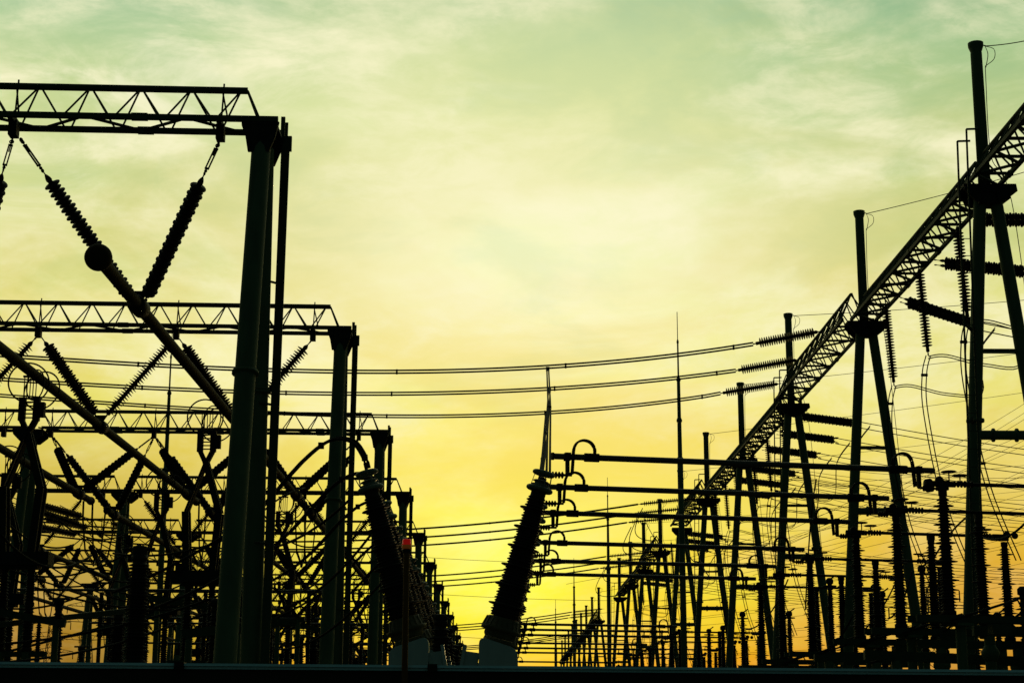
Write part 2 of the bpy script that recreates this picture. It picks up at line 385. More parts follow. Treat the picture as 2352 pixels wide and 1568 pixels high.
for k in range(NROW):
    for c in range(3 if k > 1 else 1):
        if c == 0: lab = f'{ORD[k]} tubular A-frame column with ladder, at the right end of the left beams'
        elif c == 1: lab = f'{ORD[k]} gantry row, A-frame column where two lattice beams meet'
        else: lab = f'{ORD[k]} gantry row, farthest left A-frame column'
        if c == 2 and k > 9: continue
        aframe(k, c, 0, lab)
    for s_ in range(2 if k > 1 else 1):
        if s_ == 1 and k > 10: continue
        x0 = (XR - .05) - s_ * (SPAN + .35)
        y0 = row_y(k) + (x0 - COLX[0]) * math.tan(SK)
        t = thing('lattice_beam', (f'{ORD[k]} triangular lattice beam spanning the left bays, near span' if s_ == 0 else
                  f'{ORD[k]} gantry row, lattice beam on the farther left span'), 'gantry beam', (x0, y0, ZB), 'lattice beams over the left bays')
        t.rotation_euler = (0, 0, math.atan2(BD.y, BD.x))
        lattice(SPAN - 1.3, t, 13, anchors=[.8 + 6.45 * i for i in range(4 if s_ else 4)])

# tubes and V strings
PH = [-12.05, -18.5, -24.95, -35.6, -42.1, -48.5]
ANC = [-8.7, -15.15, -21.6, -28.05]; ANC2 = [-32.4, -38.85, -45.3, -51.7]
ZTB = 14.07 + CAMZ
ph_w = ['right', 'middle', 'left', 'fourth', 'fifth', 'outermost']
def by(k, x): return row_y(k) + (x - COLX[0]) * math.tan(SK)
for k in range(12):
    for p in range(6):
        if p > 2 and k < 2: continue
        if p > 2 and k > 8: continue
        A = ANC if p < 3 else ANC2; i = p % 3
        a_r, a_l = A[i], A[i + 1]; x = PH[p]
        offs = [0] if k % 2 == 1 else ([4.3] if k == 0 else [-4.3, 4.3])
        for o_ in offs:
            for nm, ax in (('right', a_r), ('left', a_l)):
                if k == 0 and p == 2: pass
                M_ = V((x + (.18 if nm == 'right' else -.18) + (.5 if k == 0 and p == 1 and nm == 'right' else 0), by(k, x) + o_ * 1.12, ZTB + (.42 if o_ == 0 else .16)))
                P_ = V((ax - (.12 if nm == 'right' else -.12), by(k, ax) + (0 if o_ == 0 else math.copysign(.2, o_)), ZB - .5))
                dr = '' if o_ == 0 else (', leaning away' if o_ > 0 else ', leaning to the viewer')
                string(P_, M_, f'{nm} arm of insulator V over {ph_w[p]} tube, {ORD[k]} beam row{dr}', 'V strings holding the left bus tubes', long=o_ != 0, fat=1.0 if o_ else 1.16)
    # tubes between odd rows
starts = {0: 49.8}
for k in range(0, 12, 2):
    for p in range(6):
        if p > 2 and k > 6: continue
        x = PH[p]; y0 = by(k, x) + 2.9
        if k == 0: y0 = 49.8 + (x + 12.1) * math.tan(SK) * .3
        if p > 2 and k == 0: y0 = 84
        y1 = by(k + 2, x) - 1.7
        t = thing('bus_tube', f'{ph_w[p]} aluminium bus tube hung under the left beams, {ORD[k // 2]} length', 'bus tube', (x, y0, ZTB), 'aluminium bus tubes hung in the left bays')
        Lt = y1 - y0
        m = MB(); m.bar((0, 0, 0), (0, Lt, 0), .205, .205, 20); m.build('tube', ALU, t)
        for e in (0, Lt):
            m = MB(); rr = .42 if (k == 0 and e == 0) else .26
            m.ball((0, e, 0), rr, 24, 16); m.build('corona_ball', ALU, t)
        ys = []
        if not (p > 2 and k == 0): ys.append(by(k, x) + 4.8 - y0)
        ys += [by(k + 1, x) - y0, by(k + 2, x) - 4.8 - y0]
        for yy in ys:
            m = MB(); m.lathe([(.21, -.55), (.30, -.45), (.31, .45), (.21, .55)], 16, (0, yy, 0), (0, 1, 0))
            m.prism([(-.3, .42), (.3, .42), (.1, .1), (-.1, .1)], (0, yy, .1), (1, 0, 0), (0, 0, 1), (0, .05, 0)); m.build('suspension_clamp', DARK, t)
        if k >= 2:            # slack jumpers hanging to the next length
            m = MB()
            for sx in (-.28, .28):
                for dd in (0, .16):
                    m.path([(sx, .6 + dd, -.1), (sx * 1.1, .5 + dd, -1.2), (sx * .9, -.3, -2.9 - dd), (sx * .5, -2.3, -3.6 - dd), (sx * .9, -4.3, -2.9 - dd), (sx, -5.1 - dd, -1.2), (sx, -5.2 - dd, -.1)], .045, 5)
            m.build('jumper', WIRE, t)

# ---------------------------------------------------------------- right gantry: one long run of beams along the rows
RY1, RDY, NR = 70.3, 24.8, 19
def ry(j): return RY1 + RDY * j if j < 10 else RY1 + RDY * (j + 1.4)
GAPS = (5, 9)
RX = 21.1; RZB = 23.35 + CAMZ
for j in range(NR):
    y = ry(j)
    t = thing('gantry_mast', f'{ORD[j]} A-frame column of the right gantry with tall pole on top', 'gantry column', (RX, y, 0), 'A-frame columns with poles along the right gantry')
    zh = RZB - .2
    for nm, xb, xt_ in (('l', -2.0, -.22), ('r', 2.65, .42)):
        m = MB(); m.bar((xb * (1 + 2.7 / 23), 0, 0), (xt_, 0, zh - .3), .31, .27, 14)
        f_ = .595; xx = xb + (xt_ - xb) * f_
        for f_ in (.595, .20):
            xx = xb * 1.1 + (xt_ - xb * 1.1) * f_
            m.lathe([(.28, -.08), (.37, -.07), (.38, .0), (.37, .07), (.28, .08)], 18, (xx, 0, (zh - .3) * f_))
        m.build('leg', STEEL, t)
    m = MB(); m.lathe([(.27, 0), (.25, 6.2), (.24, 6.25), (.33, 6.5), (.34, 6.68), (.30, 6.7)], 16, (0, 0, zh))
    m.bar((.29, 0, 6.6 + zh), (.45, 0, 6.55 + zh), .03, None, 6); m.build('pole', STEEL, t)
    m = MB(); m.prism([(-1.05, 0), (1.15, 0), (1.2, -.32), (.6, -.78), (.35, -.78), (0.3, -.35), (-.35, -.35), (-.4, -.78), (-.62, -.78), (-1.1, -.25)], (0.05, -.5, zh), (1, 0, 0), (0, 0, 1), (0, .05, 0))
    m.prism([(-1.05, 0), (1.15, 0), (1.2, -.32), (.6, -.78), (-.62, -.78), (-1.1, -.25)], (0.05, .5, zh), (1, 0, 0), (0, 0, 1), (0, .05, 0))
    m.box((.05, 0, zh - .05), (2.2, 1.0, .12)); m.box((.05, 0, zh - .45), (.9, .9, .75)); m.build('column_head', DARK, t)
    m = MB(); z1 = 15.9 + CAMZ; f1 = z1 / (zh - .3)
    xa = -2.23 + (2.23 - .22) * f1; xb_ = 2.96 - (2.96 - .42) * f1; m.beam((xa, 0, z1), (xb_, 0, z1), .16, .18); m.build('cross_brace', STEEL, t); m = MB()
    z2 = 12.3 + CAMZ; f2 = z2 / (zh - .3); xa = -2.23 + 2.01 * f2; xb_ = 2.96 - 2.54 * f2
    m.bar((xa, 0, z2), (xb_, 0, z2), .20, .20, 12)
    for fx in (.3, .68):
        m.lathe([(.2, -.05), (.29, -.04), (.29, .04), (.2, .05)], 14, (xa + (xb_ - xa) * fx, 0, z2), (1, 0, 0))
    m.build('cross_brace', STEEL, t)
    m = MB(); w = [(.42, .02, 6.55 + zh), (.55, .1, 6.2 + zh), (.42, .05, 5.6 + zh), (.36, 0, 5.2 + zh), (.36, 0, 1.5 + zh), (.9, -.1, .3 + zh), (1.35, 0, -3 + zh), (2.1, 0, 9), (2.8, 0, 2)]
    m.path(smooth(w), .018, 4); m.path(smooth([(.42, .02, 6.55 + zh), (.8, .0, 6.4 + zh), (.78, 0, 5.95 + zh), (.36, 0, 5.6 + zh)]), .016, 4)
    m.build('earth_wire', WIRE, t)
    if j in (0, 2, 4, 6, 9):
        m = MB(); lx = -1.35; ly = -1.0; 
        for sx, ze in ((0, 1.75), (.42, 2.3)):
            m.bar((lx + sx - .6, ly, 0), (lx + sx, ly, zh + ze), .045, None, 6); m.bar((lx + sx, ly, zh + ze), (lx + sx + .55, ly, zh + ze + .02), .05, None, 6)
        z = .5
        while z < zh:
            f_ = (1 - z / (zh + 2)) * -.6; m.bar((lx + f_, ly, z), (lx + .42 + f_, ly, z + .0), .02, None, 4); z += .75
        for z in (3.5, 7, 10.5, 14.5, 18.5): m.beam((lx - .1, ly, z), (-.7 - (1 - z / 24) * 1.0, 0, z), .1, .12)
        m.build('ladder', TRUSS, t)
for j in range(-1, NR - 1):
    if j in GAPS: continue
    y = ry(j)
    nm = 'overhead' if j < 0 else ORD[j]
    t = thing('lattice_beam', f'{nm} complete lattice beam span of the right gantry, counted from the right edge' if j >= 0 else
              'lattice beam of the right gantry cut by the right edge of the photo', 'gantry beam', (RX, y + 1.1, RZB), 'lattice beams along the right gantry')
    t.rotation_euler = (0, 0, R(90))
    tall = (j + 1) in (2, 5, 7, 11)
    if tall:
        t.location.x = 20.75; lattice(RDY - 1.6, t, 12, top_ext0=.5, top_ext1=1.0, anchors=(), hb=1.9, bw=.88, rt=.09, rb=.1, rd=.042)
    else: lattice(RDY - 1.0, t, 16, anchors=(), hb=1.30, bw=.72, rt=.085, rb=.1, rd=.045)
    m = MB()
    nc = 7 if tall else 11
    for i in range(nc): m.beam((.6 + i * 21.7 / (nc - 1), -(.89 if tall else .74), -.02), (.6 + i * 21.7 / (nc - 1), (.89 if tall else .74), -.02), .10, .12)
    m.build('cross_members', TRUSS, t)

# strain wires leaving to the left
def sag(p0, p1, s_, n=24):
    p0 = V(p0); p1 = V(p1); return [p0.lerp(p1, i / n) - V((0, 0, s_ * 4 * (i / n) * (1 - i / n))) for i in range(n + 1)]
def wire(name, pts, r, label, cat, group=None, twin=0., damp=(), n=5, tw=(0, 0, 1)):
    if len(pts) < 10: pts = smooth(pts)
    p0 = V(pts[0]); t = thing(name, label, cat, p0, group)
    for s_ in ((0,) if not twin else (-.5, .5)):
        m = MB(); m.path([V(p) - p0 + V(tw) * (s_ * twin) for p in pts], r, n); m.build('conductor', WIRE, t)
    if damp:
        for f_ in damp:
            m = MB()
            i = f_ * (len(pts) - 1); a = V(pts[int(i)]).lerp(V(pts[min(int(i) + 1, len(pts) - 1)]), i - int(i)) - p0
            m.box(a, (.10 + abs(tw[0]) * twin, .10 + abs(tw[1]) * twin, .13 + abs(tw[2]) * twin))
            m.build('spacer', DARK, t)
    return t
G1 = [((1888, 760), (1730, 790), (1714, 792), (1258, 845), (827, 850), (528, 847), (246, 835), (0, 815)),
      ((1838, 825), (1690, 851), (1676, 853), (1262, 892), (827, 905), (457, 896), (230, 884), (0, 871)),
      ((1795, 880), (1655, 903), (1642, 907), (1255, 948), (1010, 955), (600, 947), (387, 935), (0, 908))]
for i, pts in enumerate(G1):
    z = 23.3 + CAMZ; a = atz(*pts[0], z); Y = a.y
    e = aty(*pts[1], Y)
    string(a, e, f'upper wire set, {("top", "middle", "bottom")[i]} tension string, stretched left from the right gantry', 'tension strings pulling left from the right gantry', disc=True, fat=1.15)
    w = [aty(*p, Y) for p in pts[1:]]
    # smooth: parabola fit through quadratic interpolation in x
    xs = [p.x for p in w]; zs = [p.z for p in w]
    import numpy as np
    cf = np.polyfit(xs, zs, 3); x0, x1 = xs[0], xs[-1] - 14
    P_ = [V((x, Y, float(np.polyval(cf, x)) if x > xs[-1] else zs[-1] + (x - xs[-1]) * float(np.polyval(np.polyder(cf), xs[-1])))) for x in np.linspace(x0, x1, 60)]
    P_[0] = w[0]
    wire('twin_conductor', P_, .055, f'{("uppermost", "middle", "lowest")[i]} twin conductor of the high wire set crossing the whole sky', 'power line', 'high strain conductors', twin=.17, damp=(.02, .19, .36, .47, .62))
def group_n(phd, zA, sx_px, zmid, tag_w, left_x=-60, r=.05):
    for i, dY in enumerate(phd):
        a = V((20.3, dY, zA)); e = a + V((-6.1, 0, -.62)); 
        string(a, e, f'{tag_w} tension string of the right gantry, {("front", "middle", "rear")[i]} phase', 'tension strings pulling left from the right gantry', disc=True)
        P_ = []
        for s_ in range(41):
            u = s_ / 40; x = e.x + (left_x - e.x) * u; P_.append(V((x, dY, e.z - 4 * 3.0 * u * (1 - u) * 1.0)))
        wire('twin_conductor', P_, r, f'{tag_w} low wire set, {("front", "middle", "rear")[i]} conductor over the yard', 'power line', 'low strain conductors', twin=.09, damp=(.2, .45, .7))
group_n((170, 177.5, 185), RZB - .1, 0, 0, 'second')
group_n((221, 229, 237), RZB - .1, 0, 0, 'third')
group_n((322, 330, 338), RZB - .1, 0, 0, 'fourth', r=.06)
group_n((398, 406, 414), RZB - .1, 0, 0, 'fifth', r=.07)

# right-going strings, hanging strings and their droppers
def right_bay(Ys, word, wires=True):
    for i, Y in enumerate(Ys):
        pw = ('front', 'middle', 'rear')[i]
        a = V((RX + .55, Y, RZB)); e = a + ((V((4.9, .8, .1)), V((4.9, 1.0, -.35)), V((4.6, 2.2, -1.0)))[i] if word == 'first' else V((4.9, 1.5, -.45)))
        for s_ in ((-.13, .13)):
            string(a + V((.35, .1, -.1 + s_)), e + V((.5, 0, s_)), f'{word} bay, {pw} phase, {"upper" if s_ > 0 else "lower"} of two strings pulling right from the gantry', 'twin strings pulling right from the right gantry', fat=.82)
        h = V((RX + .15, Y + .3, RZB - .1)); hb_ = h + V((.25, 0, -4.75))
        string(h, hb_, f'{word} bay, {pw} phase, insulator string hanging straight down from the right gantry', 'hanging strings under the right gantry', disc=True)
        f_ = e + V((.6, 0, 0))
        P_ = [f_, f_ + V((.5, .1, -.15))] + [f_ + V((s * 9.0, s * 2.2, -.2 - 1.2 * s * .9 + .1 * s * s)) for s in (1, 2, 3, 4, 5)]
        wire('twin_conductor', P_, .035, f'{word} bay, {pw} phase, twin line leaving to the right', 'power line', 'lines leaving the right gantry', twin=.45, tw=(0, 0, 1))
        m = [hb_, hb_ + V((-.25, 0, -1.0)), hb_ + V((-.3, -.1, -3.0)), hb_ + V((.3, -.4, -7.5)), hb_ + V((1.3, -1.0, -11))]
        wire('dropper', m, .03, f'{word} bay, {pw} phase, long twin dropper below the hanging string', 'cable', 'droppers under the right gantry', twin=.22, tw=(1, 0, 0), damp=(.25, .7))
        j_ = [hb_ + V((0, 0, -.1)), hb_ + V((1.0, .3, .05)), hb_ + V((3, .6, -.35)), hb_ + V((5, .8, -.2)), f_ + V((-.2, 0, -1.8)), f_ + V((.9, 0, -.2))]
        wire('jumper', j_, .03, f'{word} bay, {pw} phase, curved jumper from hanging string to outgoing line', 'cable', 'jumpers beside the right gantry', twin=.12, tw=(.2, 0, 1))
right_bay((75.2, 82.5, 90.0), 'first')
right_bay((124.5, 132, 139.5), 'third')
right_bay((150, 157, 164.5), 'fourth')
right_bay((200, 207, 214), 'sixth')
right_bay((250, 258, 266), 'eighth')

# earth wires between pole tops
for j in range(0, 9):
    y = ry(j); zt = RZB - .2 + 6.55
    a = V((RX + .45, y, zt)); b_ = aty(2430, (74, 372, 682, 800, 890, 985, 1060, 1120, 1170)[j], y + 4)
    wire('earth_line', sag(a, b_, .12, 14), .022, f'thin earth wire leaving the {ORD[j]} right-hand pole top', 'wire', 'earth wires from the pole tops', n=4)

# ---------------------------------------------------------------- breakers with leaning bushings
def bushing(root, sx, bx):
    """leaning porcelain bushing; sx = -1 leans left"""
    base = V((bx, 0, 3.22 + CAMZ)); top = V((bx + sx * 1.22, 0, 7.68 + CAMZ)); ax = (top - base); H = ax.length
    fx = MB(); fx.lathe([(.46, -.25), (.50, -.18), (.50, -.06), (.64, -.05), (.64, .06), (.60, .08), (.54, .34), (.48, .38)], 24, base, ax)
    for i in range(20):
        u, w = fx.frame(ax); a_ = 2 * math.pi * i / 20; dd = u * math.cos(a_) + w * math.sin(a_)
        fx.beam(base + ax.normalized() * .06 + dd * .61, base + ax.normalized() * .35 + dd * .53, .03, .05)
    fx.build('mounting_flange', BRASS, root)
    pr = [(.46, .42)]; z = .50; n_ = 43; st = (H - .75) / n_; 
    for i in range(n_):
        t = (z - .5) / (H - .75); c = .43 + (.235 - .43) * t
        if i % 7 == 3: pr += [(c, z), (c + .19, z - .02), (c + .205, z + .0), (c + .19, z + .015), (c + .02, z + st * .5)]
        else: r = c + (.075 if i % 2 else .045); pr += [(c, z), (r, z + .005), (r + .005, z + .015), (r - .01, z + .028), (c, z + st * .75)]
        z += st
    pr += [(.24, H - .22), (.24, H - .1), (.28, H - .1), (.28, H - .02), (.14, H), (.14, H + .35), (.05, H + .38)]
    pm = MB(); pm.lathe(pr, 28, base, ax); p = pm.build('porcelain', PORC, root)
    n = ax.normalized()
    for off, Rm, rr in ((-.02, .36, .075), (.50, .30, .068)):
        m = MB(); m.torus(base + ax + n * off, n, Rm, rr, 36, 10); m.build('corona_ring', RING, p)
    m = MB(); u, w = m.frame(n)
    for a_ in (20, 110, 200, 290):
        dd = u * math.cos(R(a_)) + w * math.sin(R(a_)); m.beam(base + ax + n * 0 + dd * .33, base + ax + n * .5 + dd * .28, .04, .02)
    m.lathe([(.2, .05), (.3, .07), (.3, .12), (.2, .14), (.22, .2), (.3, .22), (.22, .26)], 18, base + ax, ax)
    m.build('ring_strut', RING, p)
def turret(root, sx, bx):
    m = MB(); t = R(15.5) * -sx; W2 = .60
    pts = []                                         # rounded profile with a top tilted to the bushing
    hl, hr = (3.02, 2.70)
    if sx < 0: cor = [(-.62, .6), (.62, .6), (.62, 3.02), (-.60, 2.62)]
    else: cor = [(-.62, .6), (.62, .6), (.60, 2.62), (-.60, 3.02)]
    n = len(cor)
    for i in range(n):
        p_ = V(cor[i]); a_ = V(cor[i - 1]); b_ = V(cor[(i + 1) % n]); r = .26 if i > 1 else .02
        p0 = p_ + (a_ - p_).normalized() * r; p1 = p_ + (b_ - p_).normalized() * r
        for s_ in range(6): u_ = s_ / 5; pts.append(tuple(p0 * (1 - u_) ** 2 + p_ * 2 * u_ * (1 - u_) + p1 * u_ ** 2))
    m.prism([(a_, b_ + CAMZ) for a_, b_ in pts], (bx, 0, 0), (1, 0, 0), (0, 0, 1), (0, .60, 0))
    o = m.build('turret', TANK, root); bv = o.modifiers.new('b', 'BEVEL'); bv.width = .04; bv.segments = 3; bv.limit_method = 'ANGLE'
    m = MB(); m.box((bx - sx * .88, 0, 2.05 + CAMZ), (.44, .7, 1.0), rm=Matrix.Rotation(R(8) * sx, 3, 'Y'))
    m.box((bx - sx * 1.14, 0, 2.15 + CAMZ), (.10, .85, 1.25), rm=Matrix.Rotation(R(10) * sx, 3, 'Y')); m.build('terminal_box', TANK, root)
BRY = []
def breaker(Y, w1, proto=None):
    if proto: t = copy_tree(proto); t.location = (0, Y, 0)
    else:
        t = thing('circuit_breaker', 'x', 'circuit breaker', (0, Y, 0), 'breakers with V-shaped bushings down the central aisle')
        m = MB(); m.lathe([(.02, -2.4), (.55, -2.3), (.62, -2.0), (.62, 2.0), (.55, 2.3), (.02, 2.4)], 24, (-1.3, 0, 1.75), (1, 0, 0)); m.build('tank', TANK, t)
        for sx in (-1.6, 1.6):
            m = MB(); m.box((-1.3 + sx, 0, .6), (.25, 1.2, 1.2)); m.build('support_leg', STEEL, t)
        for sx, bx in ((-1, -2.78), (1, .16)): turret(t, sx, bx + .1 * -sx * .8); bushing(t, sx, bx)
    t['label'] = w1; return t
br0 = breaker(54.0, 'nearest breaker with pair of bushings leaning apart, in front of all the others')
ypos = [54.0]
yy_ = [61.6, 69.2, 82, 89.6, 97.2, 110, 117.5, 125, 138, 145.6, 153, 166, 173.6, 181, 210, 217, 224]
for i, Y in enumerate(yy_):
    b_ = breaker(Y, f'{ORD[i + 1]} breaker with leaning bushings along the central aisle', br0); ypos.append(Y)

# heavy twin cables from the left bushings into the left bays
for i, Y in enumerate(ypos[:8]):
    top = V((-2.78 - 1.32, Y, 8.3 + CAMZ))
    pts = [top, top + V((-.15, 0, .45)), top + V((-.55, .3, .95)), top + V((-1.3, .8, 1.05)), top + V((-2.3, 1.6, .45)), top + V((-4.3, 3.6, -1.2)), top + V((-7.4, 6, -2.6)), top + V((-10, 8, -3.4))]
    P_ = []
    for a_ in range(len(pts) - 1):
        for s_ in range(4):
            q0 = pts[max(a_ - 1, 0)]; q1 = pts[a_]; q2 = pts[a_ + 1]; q3 = pts[min(a_ + 2, len(pts) - 1)]; u = s_ / 4
            P_.append(.5 * ((2 * q1) + (q2 - q0) * u + (2 * q0 - 5 * q1 + 4 * q2 - q3) * u * u + (3 * q1 - q0 - 3 * q2 + q3) * u ** 3))
    wire('arched_cable', P_, .055, f'heavy twin cable arching left from the {ORD[i]} breaker bushing top', 'cable', 'cables arching from the left bushings', twin=.16, tw=(.5, .6, .4), damp=(.12, .5, .75), n=6)
# droppers from the high wire set to the right bushings
for i, (p, q) in enumerate((((1258, 847), 54.0), ((1263, 893), 61.6), ((1255, 949), 69.2))):
    Y = atz(*G1[i][0], 23.3 + CAMZ).y; a = aty(*p, Y); 
for i, (p, e) in enumerate((((1258, 845), (1248, 1100)), ((1262, 893), (1241, 1105)), ((1255, 949), (1249, 1110)))):
    Y = atz(*G1[i][0], 23.3 + CAMZ).y; a = aty(*p, Y); yb = (54.0, 61.6, 69.2)[i]; b_ = V((1.50 + .15 * (i == 0), yb, 8.15 + CAMZ))
    mid = a.lerp(b_, .5) + V((.06, 0, -.1))
    wire('dropper', [a, a.lerp(b_, .03), a.lerp(mid, .5), mid, b_.lerp(mid, .4), b_], .045, f'long dropper from the {("top", "middle", "bottom")[i]} high conductor to the right bushings', 'cable', 'central droppers', twin=.12, tw=(.9, .4, 0), damp=(.0, .2, .6))

# dark ribbed posts standing between the breakers
AP = None
for i, Y in enumerate(ypos[1:13]):
    w = f'{ORD[i]} dark ribbed post in the black row right of the left bushings'
    if AP: t = copy_tree(AP); t.location = (-1.9, Y - 2.2, 0); t['label'] = w; continue
    t = AP = thing('post_insulator', w, 'insulator', (-1.9, Y - 2.2, 0), 'dark ribbed posts along the aisle')
    m = MB(); m.lathe(post_prof(3.6, .20, .34, .12, .22, 4, 5, False), 18, (0, 0, 2.0)); m.build('porcelain', PORC, t)
    m = MB(); m.box((0, 0, 1.0), (.5, .5, 2.0)); m.build('support_post', DARK, t)
    m = MB(); m.lathe([(.2, 5.6), (.26, 5.62), (.26, 5.75), (.1, 5.8)], 12); m.bar((-.3, 0, 5.75), (.3, 0, 5.75), .05, None, 6); m.build('cap', DARK, t)

# ---------------------------------------------------------------- right bus tubes and disconnectors
TS = R(12.4); TD = V((math.cos(TS), math.sin(TS), 0)); TZ = 9.16 + CAMZ
BIGP = post_prof(4.35, .13, .20, .095, .235, 6, 5)
def loop(m, p, h, w, r, sgn=1, pairs=(0,)):
    for yo in pairs:
        m.path(smooth([p + V((0, yo, 0)), p + V((0.0, yo, h * .45)), p + V((sgn * w * .18, yo, h * .85)), p + V((sgn * w * .5, yo, h)), p + V((sgn * w * .82, yo, h * .85)), p + V((sgn * w, yo, h * .4)), p + V((sgn * w * 1.05, yo, -h * .4)), p + V((sgn * w * 1.1, yo, -h * 1.35))], 4), r, 6)
def bus_right(Y, w, full=True):
    t = thing('bus_tube', f'{w} thick horizontal bus tube reaching right from the central bushings', 'bus tube', (1.9, Y, TZ), 'horizontal bus tubes on the right')
    t.rotation_euler = (0, 0, TS); Lt = 13.9
    m = MB(); m.bar((0, 0, 0), (Lt, 0, 0), .105, .105, 14); m.build('tube', BUSM, t)
    for x0, sg in ((1.45, -1), (Lt - 1.55, 1)):
        m = MB(); m.bar((x0 - .15 if sg > 0 else x0 - .35, 0, 0), (x0 + .5 if sg > 0 else x0 + .15, 0, 0), .15, None, 10); loop(m, V((x0, 0, .08)), .50, .72, .042, sg, (-.07, .07)); m.build('flexible_loop', DARK, t)
        xe = x0 + sg * .95
        m = MB(); m.box((xe, 0, 0), (.2, .26, .26)); m.beam((xe, 0, -.1), (xe, 0, -.62), .12, .14); m.bar((xe - .05 - .15 * (sg < 0) + .35 * (sg < 0), 0, -.62), (xe + sg * .85, 0, -.64), .045, None, 8)
        for q_ in range(4): m.lathe([(.07, -.04), (.12, -.01), (.12, .01), (.07, .04)], 10, (xe + sg * (.18 + .11 * q_), 0, -.63), (1, 0, 0))
        m.build('end_clamp', DARK, t)
    m = MB(); m.bar((-.05, 0, 0), (.03, 0, 0), .13, None, 12); m.build('end_cap', DARK, t)
def disconnector(Y, w, cols=3, xs0=15.75):
    o = V((1.9, Y, 0)) + TD * (xs0 - 1.9) / math.cos(TS) * 1.0
    t = thing('disconnector', f'{w} disconnector with porcelain columns under the right bus tubes', 'disconnector', (o.x, o.y, 0), 'disconnectors on porcelain columns at the right')
    t.rotation_euler = (0, 0, TS); zb = 4.1 + CAMZ; sp = 3.55
    for i in range(cols):
        m = MB(); m.lathe(BIGP, 18, (i * sp, 0, zb + .02)); m.build('porcelain_column', PORC, t)
    za = zb + 4.62
    m = MB(); m.bar((.5, 0, za), (sp * (cols - 1) - .9, 0, za), .07, None, 10)
    m.box((0, 0, za - .08), (.36, .3, .34)); m.bar((-.45, 0, za - .02), (.5, 0, za - .02), .11, None, 10); m.ball((-.1, 0, za + .1), .16, 12, 8)
    if w.startswith('nearest'): m.lathe([(.1, -.12), (.24, -.08), (.24, .1), (.1, .14)], 16, (-.55, -.05, za - .1), (1, 0, .2))
    for q_ in range(5): m.lathe([(.05, -.03), (.13, -.01), (.13, .01), (.05, .03)], 10, (.62 + .13 * q_, 0, za), (1, 0, 0))
    for q_ in range(5): m.lathe([(.05, -.03), (.13, -.01), (.13, .01), (.05, .03)], 10, (sp * (cols - 1) - 1.2 + .13 * q_, 0, za), (1, 0, 0))
    m.box((sp * (cols - 1) - .2, 0, za - .05), (.75, .26, .28)); m.ball((sp * (cols - 1) + .15, 0, za + .08), .17, 12, 8); m.ball((sp * (cols - 1) + .55, 0, za + .05), .15, 12, 8)
    m.box((sp, 0, za - .15), (.3, .22, .2)); m.build('switch_arm', DARK, t)
    for x_, dx_, z_ in ((.28, 0, .42), (.70, 0, .30), (sp * 2 - 1.15, 0, .36), (sp * 2 - .85, 0, .28)):
        m = MB(); m.lathe([(.05, -.03), (.24, -.025), (.29, 0), (.24, .03), (.05, .04)], 18, (x_, 0, za + z_)); m.bar((x_, 0, za), (x_, 0, za + z_), .025, None, 5); m.build('corona_disc', DARK, t)
    m = MB(); 
    m.beam((-1.4, -.32, zb - .12), (sp * (cols - 1) + 1.4, -.32, zb - .12), .12, .24); m.beam((-1.4, .32, zb - .12), (sp * (cols - 1) + 1.4, .32, zb - .12), .12, .24)
    for i in range(cols): m.box((i * sp, 0, zb - .05), (.6, .75, .12)); m.lathe([(.2, -.35), (.24, -.3), (.24, -.05), (.2, 0)], 12, (i * sp, 0, zb))
    m.box((sp * .5, -.2, zb - .45), (.7, .4, .35)); m.build('base_frame', TRUSS, t)
    for i in range(2):
        xx = .4 + i * (sp * (cols - 1) - .8)
        m = MB(); m.bar((xx, 0, 0), (xx, 0, zb - .24), .19, .19, 12); m.box((xx, 0, zb - .3), (.6, .8, .1))
        if i == 0: m.box((xx + .3, -.2, 1.7 + CAMZ), (.3, .3, .5))
        m.build('support_post', STEEL, t)
    m = MB(); m.path([(-.2, -.5, zb - .2), (2.3, -.6, zb + .55), (2.6, -.5, zb + .1)], .05, 6); m.build('operating_rod', DARK, t)
    m = MB(); m.bar((sp, .4, zb - .3), (sp + 2.4, .5, zb + .75), .045, None, 6); m.build('operating_rod', DARK, t)
    return t
RYP = [56.7, 63.9, 71.5, 82.8, 91.6, 99.2, 144.5, 152, 160, 174, 184, 194, 218]
for i, Y in enumerate(RYP):
    bus_right(Y, ORD[i]); disconnector(Y, ORD[i])
# crossing joists carrying the right-hand equipment
for i, (a, b_, w, h_) in enumerate((((1985, 1503, 64.0), (2480, 1524, 64.0), .35, .35), ((2105, 1478, 66.5), (2480, 1484, 66.5), .35, .28), ((1870, 1510, 74), (2100, 1516, 74), .3, .3), ((2235, 1448, 63), (2480, 1452, 63), .3, .36))):
    A_ = aty(*a); B_ = aty(*b_); t = thing('support_joist', f'{("lowest", "middle", "leftmost", "top right")[i]} heavy horizontal joist among the right-hand columns', 'steel joist', (A_.x, A_.y, 0), 'steel joists between the right-hand columns')
    m = MB(); m.beam(V((0, 0, A_.z)), B_ - A_ + V((0, 0, A_.z)), w, h_); m.build('joist', TRUSS, t)
    for f_ in (.15, .62):
        p = (B_ - A_) * f_; m = MB(); m.bar((p.x, p.y, 0), (p.x, p.y, A_.z + p.z - h_ / 2 + .02), .2, None, 12); m.lathe([(.2, 0), (.34, .25), (.34, .35), (.2, .6)], 12, (p.x, p.y, A_.z + p.z - 1.1)); m.build('post', STEEL, t)

